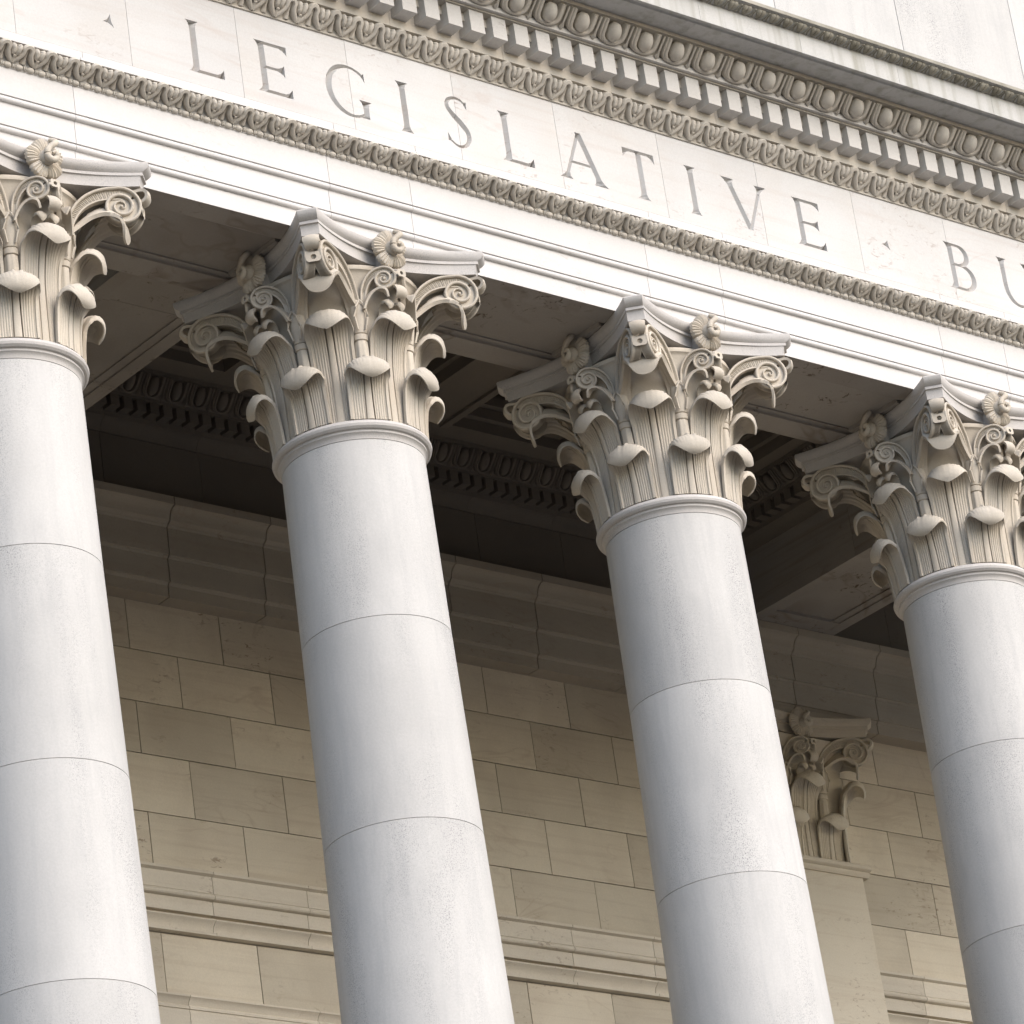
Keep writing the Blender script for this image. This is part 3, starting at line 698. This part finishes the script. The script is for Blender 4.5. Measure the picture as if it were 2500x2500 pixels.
def top_unit():
    p = .163; fn, L = mapper((-1.424, 2.832), (-1.506, 2.873)); mb = MB(); rings = []
    for v, w_, h in ((-.05, .06, .004), (.15, .22, .018), (.5, .33, .026), (.8, .36, .026), (1.0, .30, .012)):
        rings.append([fn((-w_*p, v*L, -.01)), fn((-w_*p*.75, v*L, h*.8)), fn((-w_*p*.12, v*L, h)), fn((0, v*L, h*.55)), fn((w_*p*.12, v*L, h)), fn((w_*p*.75, v*L, h*.8)), fn((w_*p, v*L, -.01))])
    mb.sweep(None, rings)
    mb.tube(spline([(.36*p, .0, .006), (.43*p, .35*L, .014), (.44*p, .8*L, .02), (.5*p, .98*L, .022), (.56*p, .8*L, .02), (.57*p, .35*L, .014), (.64*p, 0, .006)], 14), .006, fn, 5)
    return mb.mesh('water_leaf', 55)
run('water_leaf', top_unit(), 'grime', 8.257, .163)
part('cornice_top_fillet', MB().box(X0, X1, -1.5375, -1.5362, 2.8745, 2.9085).mesh('cornice_top_fillet'), 'grime', ent)

# ------------------------------------------------------------------ attic above the cornice
att = thing('attic_wall', 'pale speckled stone attic wall rising behind the cornice', 'wall', (5.6, .2, Z0+3.0))
AX = [-5.2, -3.4, -1.0, .64, 2.3, 3.96, 5.62, 7.28, 8.94, 10.6, 12.26, 13.92, 15.58, 16.5]
for a, b in zip(AX, AX[1:]):
    part('attic_block', MB().box(a+.004, b-.004, -.30, .6, 3.022, 6.5).mesh('attic_block'), 'attic', att)
part('attic_core', MB().box(-5.2, 16.5, -.27, .58, 3.025, 6.48).mesh('attic_core'), 'attic', att)

# ------------------------------------------------------------------ portico wall
W = 5.80
wall = thing('portico_wall', 'tan sandstone block wall standing behind the columns', 'wall', (5.6, W, FL))
rows = [(0.10, -.5035, 0), (-.5035, -1.027, 1), (-1.027, -1.5485, 0), (-1.5485, -2.1235, 1), (-2.1235, -2.668, 0), (-3.285, -3.865, 0)]
for zt, zb_, odd in rows:
    x = 5.398-1.068*10+(.532 if odd else 0)
    while x < 18.2:
        a, b = x, x+1.068; x = b
        if a < -3.2: continue
        dy = random.uniform(-.0018, .0018)
        part('wall_block', MB().box(a+.0045, b-.0045, W+dy, W+.25, zb_+.0045, zt-.0045).mesh('wall_block'), 'wall', wall)
part('wall_core', MB().box(-9, 22, W+.02, W+.5, -H0, 2.9).mesh('wall_core'), 'ceil', wall)
part('lower_wall', MB().box(-9, 22, W-.02, W+.018, -H0, -4.32).mesh('lower_wall'), 'wall', wall)
def wall_run(name, prof, js, mat='walltrim', g=.003, lo=-4., hi=18.9):
    js = [lo]+[j for j in js if lo < j < hi]+[hi]
    for a, b in zip(js, js[1:]): part(name, prism(name, prof, a+g, b-g), mat, wall)
B_ = W+.015
string = [(B_, -2.664), (W-.04, -2.666), (W-.12, -2.676), (W-.12, -2.702), (W-.085, -2.718), (W-.085, -2.880)]+arc(W-.075, -2.912, .030, 100, 260, 6)+[(W-.055, -2.945), (W-.055, -3.078), (W-.004, -3.082), (W-.004, -3.118), (W-.075, -3.120), (W-.075, -3.132), (W-.062, -3.145), (W-.030, -3.175), (W-.016, -3.22), (W-.018, -3.240), (W-.065, -3.248), (W-.065, -3.276), (B_, -3.281)]
wall_run('string_course_block', string, [5.975-1.068*k for k in range(8, 0, -1)]+[5.975, 7.053, 8.12, 9.19, 10.26, 11.315, 12.4, 13.5, 15.046, 16.1])
low = [(B_, -3.868), (W-.03, -3.870), (W-.07, -3.878), (W-.07, -3.895), (W-.055, -3.905), (W-.035, -3.93), (W-.02, -3.96), (W-.04, -3.98), (W-.04, -4.0), (W-.028, -4.004), (W-.028, -4.02), (W-.034, -4.024), (W-.034, -4.31), (B_, -4.315)]
wall_run('door_cornice_block', low, [1.2, 2.3, 3.4, 4.5, 5.6, 7.05, 8.2, 9.3, 10.4, 11.5, 12.6, 13.7, 14.8, 15.9])
# wall architrave
warch = [(B_, .0), (5.615, .0), (5.615, .118), (5.604, .126), (5.596, .140), (5.575, .143), (5.575, .378), (5.562, .386), (5.555, .402), (5.535, .405), (5.535, .682), (5.52, .690), (5.512, .708), (5.50, .712), (5.475, .735), (5.462, .78), (5.44, .82), (5.40, .845), (5.372, .85), (5.372, .93), (B_, .935)]
WJ = [1.2, 2.35, 3.5, 4.65, 5.774, 6.89, 8.02, 9.153, 10.259, 11.4, 12.6, 13.761, 14.955, 16.1]
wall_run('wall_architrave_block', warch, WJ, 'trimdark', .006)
for a, b in zip([-4, 1.65, 2.8, 4.0, 5.17, 6.31, 7.45, 8.58, 9.70, 10.82, 11.95, 13.1, 14.3, 15.4], [1.65, 2.8, 4.0, 5.17, 6.31, 7.45, 8.58, 9.70, 10.82, 11.95, 13.1, 14.3, 15.4, 18.9]):
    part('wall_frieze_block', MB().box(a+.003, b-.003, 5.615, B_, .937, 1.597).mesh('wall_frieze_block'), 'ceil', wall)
# cornice round the coffered bay: profile given as projection q from the frieze plane
cq = [(-.10, 1.60), (.012, 1.602), (.015, 1.62), (.03, 1.65), (.06, 1.69), (.10, 1.71), (.118, 1.716), (.12, 1.745), (.125, 1.76), (.125, 1.882), (.26, 1.884), (.262, 1.915), (.30, 1.94), (.36, 2.0), (.40, 2.075), (.44, 2.08), (.445, 2.118), (-.10, 2.118)]
xs0, xs1 = 4.02, 13.08
mjs = [xs0+.35, 5.17, 6.28, 7.4, 8.5, 9.6, 10.7, 11.8, xs1-.35]; mjs = [xs0]+mjs[1:-1]+[xs1]
for a, b in zip(mjs, mjs[1:]): part('bay_cornice_block', prism('bay_cornice_block', [(5.615-q, z) for q, z in cq], a+.002, b-.002), 'ceil', wall)
wd_ = MB().box(-.05, .05, 5.355, 5.489, 1.762, 1.8815).mesh('wall_dentil')
run('dentil', wd_, 'ceil', 5.20, .151, xs0+.3, xs1-.3, wall)
wegg = egg_unit('wall_egg_and_dart', (5.615-.268, 1.922), (5.615-.425, 2.082), .268)
run('egg_and_dart', wegg, 'ceil', 5.305, .268, xs0+.4, xs1-.4, wall)

# ------------------------------------------------------------------ girders and coffered ceiling
def girder(x, label):
    t = thing('ceiling_girder', label, 'beam', (x, 3., Z0+.93), 'girders between the columns and the wall')
    x0, x1 = x-.6, x+.6
    pr = [(x0, .93), (x0+.15, .93), (x0+.15, .945), (x0+.235, .950), (x0+.235, .965), (x1-.235, .965), (x1-.235, .950), (x1-.15, .945), (x1-.15, .93), (x1, .93), (x1, 2.118), (x0, 2.118)]
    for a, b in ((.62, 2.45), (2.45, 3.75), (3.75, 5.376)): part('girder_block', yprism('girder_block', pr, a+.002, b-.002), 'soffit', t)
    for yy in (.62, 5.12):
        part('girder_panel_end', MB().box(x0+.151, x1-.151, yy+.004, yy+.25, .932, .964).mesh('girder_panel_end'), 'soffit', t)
    return t
g1 = girder(3.4, 'stone girder running to the wall behind the capital below E and G')
g2 = girder(13.68, 'stone girder running to the wall just above the pilaster')
def gprof(q): return 13.08-q
for a, b in ((.62, 2.4), (2.4, 3.9), (3.9, 5.35)):
    part('bay_cornice_block', yprism('bay_cornice_block', [(gprof(q), z) for q, z in cq], a+.002, b-.002), 'ceil', g2)
gd = MB().box(13.08-.26, 13.08-.126, -.05, .05, 1.762, 1.8815).mesh('girder_dentil')
k = 0
while 5.2-.151*k > .8: part('dentil', gd, 'ceil', g2, (0, 5.2-.151*k, Z0)); k += 1
for k in range(16):
    part('egg_and_dart', wegg, 'ceil', g2, (13.08-5.615, 4.9-.268*k, Z0), -math.pi/2) if False else None
def rot_unit():
    me = wegg.copy(); me.name = 'girder_egg_and_dart'
    for v in me.vertices:
        x, y, z = v.co; v.co = (13.08-(5.615-y), -x, z)
    me.flip_normals() if False else None
    return me
gegg = rot_unit()
for k in range(16): part('egg_and_dart', gegg, 'ceil', g2, (0, 4.93-.268*k, Z0))

ceil = thing('coffered_ceiling', 'dark coffered stone ceiling over the porch', 'ceiling', (8.55, 3., Z0+2.12))
ZC = 2.121
cx = [(4.66, 6.20), (6.84, 8.28), (8.92, 10.38), (11.0, 12.455)]; cyv = [(1.32, 2.82), (3.43, 4.93)]
def slab(x0, x1, y0, y1, nm): part(nm, MB().box(x0+.001, x1-.001, y0+.001, y1-.001, ZC, ZC+.5).mesh(nm), 'ceil', ceil)
ex = [4.02]+[v for c in cx for v in c]+[13.08]
for i in range(0, len(ex), 2): slab(ex[i], ex[i+1], .55, 5.6, 'ceiling_rib')
for a, b in cx:
    for y0, y1 in ((.55, 1.32), (2.82, 3.43), (4.93, 5.6)): slab(a, b, y0, y1, 'ceiling_cross_rib')
    for y0, y1 in cyv:
        mbx = MB()   # stepped moulding inside the coffer
        for d, z in ((.0, .12), (.07, .24)):
            mbx.box(a+.002, a+.07+d, y0, y1, ZC+z, ZC+z+.11); mbx.box(b-.07-d, b-.002, y0, y1, ZC+z, ZC+z+.11)
            mbx.box(a+.07+d, b-.07-d, y0+.002, y0+.07+d, ZC+z, ZC+z+.11); mbx.box(a+.07+d, b-.07-d, y1-.07-d, y1-.002, ZC+z, ZC+z+.11)
        part('coffer_moulding', mbx.mesh('coffer_moulding'), 'ceil', ceil)
        part('coffer_panel', MB().box(a-.01, b+.01, y0-.01, y1+.01, ZC+.502, ZC+.56).mesh('coffer_panel'), 'ceil', ceil)
# thin fillet strips along each rib, as the shadow line shows
for x in (6.84, 8.92, 11.0): part('rib_fillet', MB().box(x-.085, x-.002, .6, 4.97, ZC-.03, ZC-.001).mesh('rib_fillet'), 'ceil', ceil)
for a, b, nm in ((-9, 2.80, 'ceiling_slab'), (14.28, 22, 'ceiling_slab')):
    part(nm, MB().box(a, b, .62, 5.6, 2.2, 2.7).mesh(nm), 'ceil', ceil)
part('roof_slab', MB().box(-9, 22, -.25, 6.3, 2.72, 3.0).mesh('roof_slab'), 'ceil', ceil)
for a, b in ((-9, X0), (X1, 22)):
    part('side_entablature', MB().box(a+.01, b-.01, -.62, .6, .0, 2.7).mesh('side_entablature'), 'arch', ceil)
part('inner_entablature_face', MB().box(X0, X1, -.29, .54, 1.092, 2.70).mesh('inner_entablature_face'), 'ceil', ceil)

# ------------------------------------------------------------------ pilaster on the wall
px, py = 13.70, 6.26
pil = thing('pilaster', 'flat sandstone pilaster with leafy capital on the tan wall', 'pilaster', (px, W, FL))
PA = (px, py, Z0)
def pshaft(hw0, hw1, y0, y1, z0, z1): 
    return mk('pilaster_shaft', [(-hw0, y0, z0), (hw0, y0, z0), (hw0, .05-.5, z0), (-hw0, .05-.5, z0), (-hw1, y1, z1), (hw1, y1, z1), (hw1, .05-.5, z1), (-hw1, .05-.5, z1)], [(0, 3, 2, 1), (4, 5, 6, 7), (0, 1, 5, 4), (1, 2, 6, 5), (2, 3, 7, 6), (3, 0, 4, 7)])
part('pilaster_shaft', pshaft(.70, .64, -.66, -.63, -H0, -1.70), 'pil', pil, PA)
part('pilaster_astragal', prism('pilaster_astragal', [(-.44, -1.70), (-.645, -1.70), (-.665, -1.665), (-.665, -1.645)]+arc(-.672, -1.605, .036, -90, -270, 7)[0:]+[(-.64, -1.562), (-.44, -1.562)], -.72, .72), 'pil', pil, PA)
pcap = part('capital', mk('pilaster_bell', [(-.58, -.55, -1.56), (.58, -.55, -1.56), (.58, -.44, -1.56), (-.58, -.44, -1.56), (-.62, -.59, -.5), (.62, -.59, -.5), (.62, -.44, -.5), (-.62, -.44, -.5), (-.74, -.71, -.23), (.74, -.71, -.23), (.74, -.44, -.23), (-.74, -.44, -.23)],
     [(0, 3, 2, 1), (0, 1, 5, 4), (1, 2, 6, 5), (3, 0, 4, 7), (4, 5, 9, 8), (5, 6, 10, 9), (7, 4, 8, 11), (8, 9, 10, 11), (2, 3, 7, 6), (6, 7, 11, 10)]), 'pil', pil, PA)
def pab():
    hz = [(z, i) for z, i in ((0., .006), (-.012, 0), (-.05, .012), (-.078, .052), (-.084, .05), (-.108, .05), (-.110, .068), (-.165, .080), (-.196, .080))]
    side = [(-.954, -.44)]+[(-.954, -.845)]+[(t*.845, -(.735+(.954-.735)*t*t)) for t in np.linspace(-1, 1, 21)]+[(.954, -.845), (.954, -.44)]
    v = []; f = []; m = len(side)
    for z, i in hz:
        for x, y in side:
            r = math.hypot(x, y); kx = (r-i)/r; v.append((x*kx, y*kx if y < -.5 else y, z))
    for a in range(len(hz)-1):
        for j in range(m): f.append((a*m+j, a*m+(j+1) % m, (a+1)*m+(j+1) % m, (a+1)*m+j))
    f.append(tuple(range(m))[::-1]); f.append(tuple((len(hz)-1)*m+j for j in range(m)))
    return mk('pilaster_abacus', v, f, 25)
part('abacus', pab(), 'pil', pcap, PA)
def pp(nm, me, dx=0, dy=0, rz=0, z=0.): part(nm, me2(me), 'pil', pcap, (px+dx, py+dy, Z0+z), rz)
_c = {}
def me2(me):
    if me.name not in _c:
        c = me.copy(); c.materials.clear(); _c[me.name] = c
    return _c[me.name]
pp('upper_leaf', up_leaf)
for s in (-1, 1):
    pp('lower_leaf', lo_leaf, s*.28, 0.); pp('stalk', stalk_me, s*.27, 0)
    pp('upper_leaf', up_leaf, s*.16, -.16, s*math.pi/4)
    pp('inner_volute', iv[s]); pp('inner_calyx_leaf', il[s]); pp('bud', bud, 0, 0, s*.075)
    pp('corner_volute', cv[-s], 0, 0, s*math.pi/4); pp('corner_calyx_leaf', calyx_me, 0, 0, s*math.pi/4); pp('corner_tongue', tongue, 0, 0, s*math.pi/4)
pp('pendant', pend); pp('stud', stud_i)
pp('rosette', ros_me, 0, -.775, 0, -.108); pp('rosette_heart', heart_me, 0, -.775, 0, -.108)
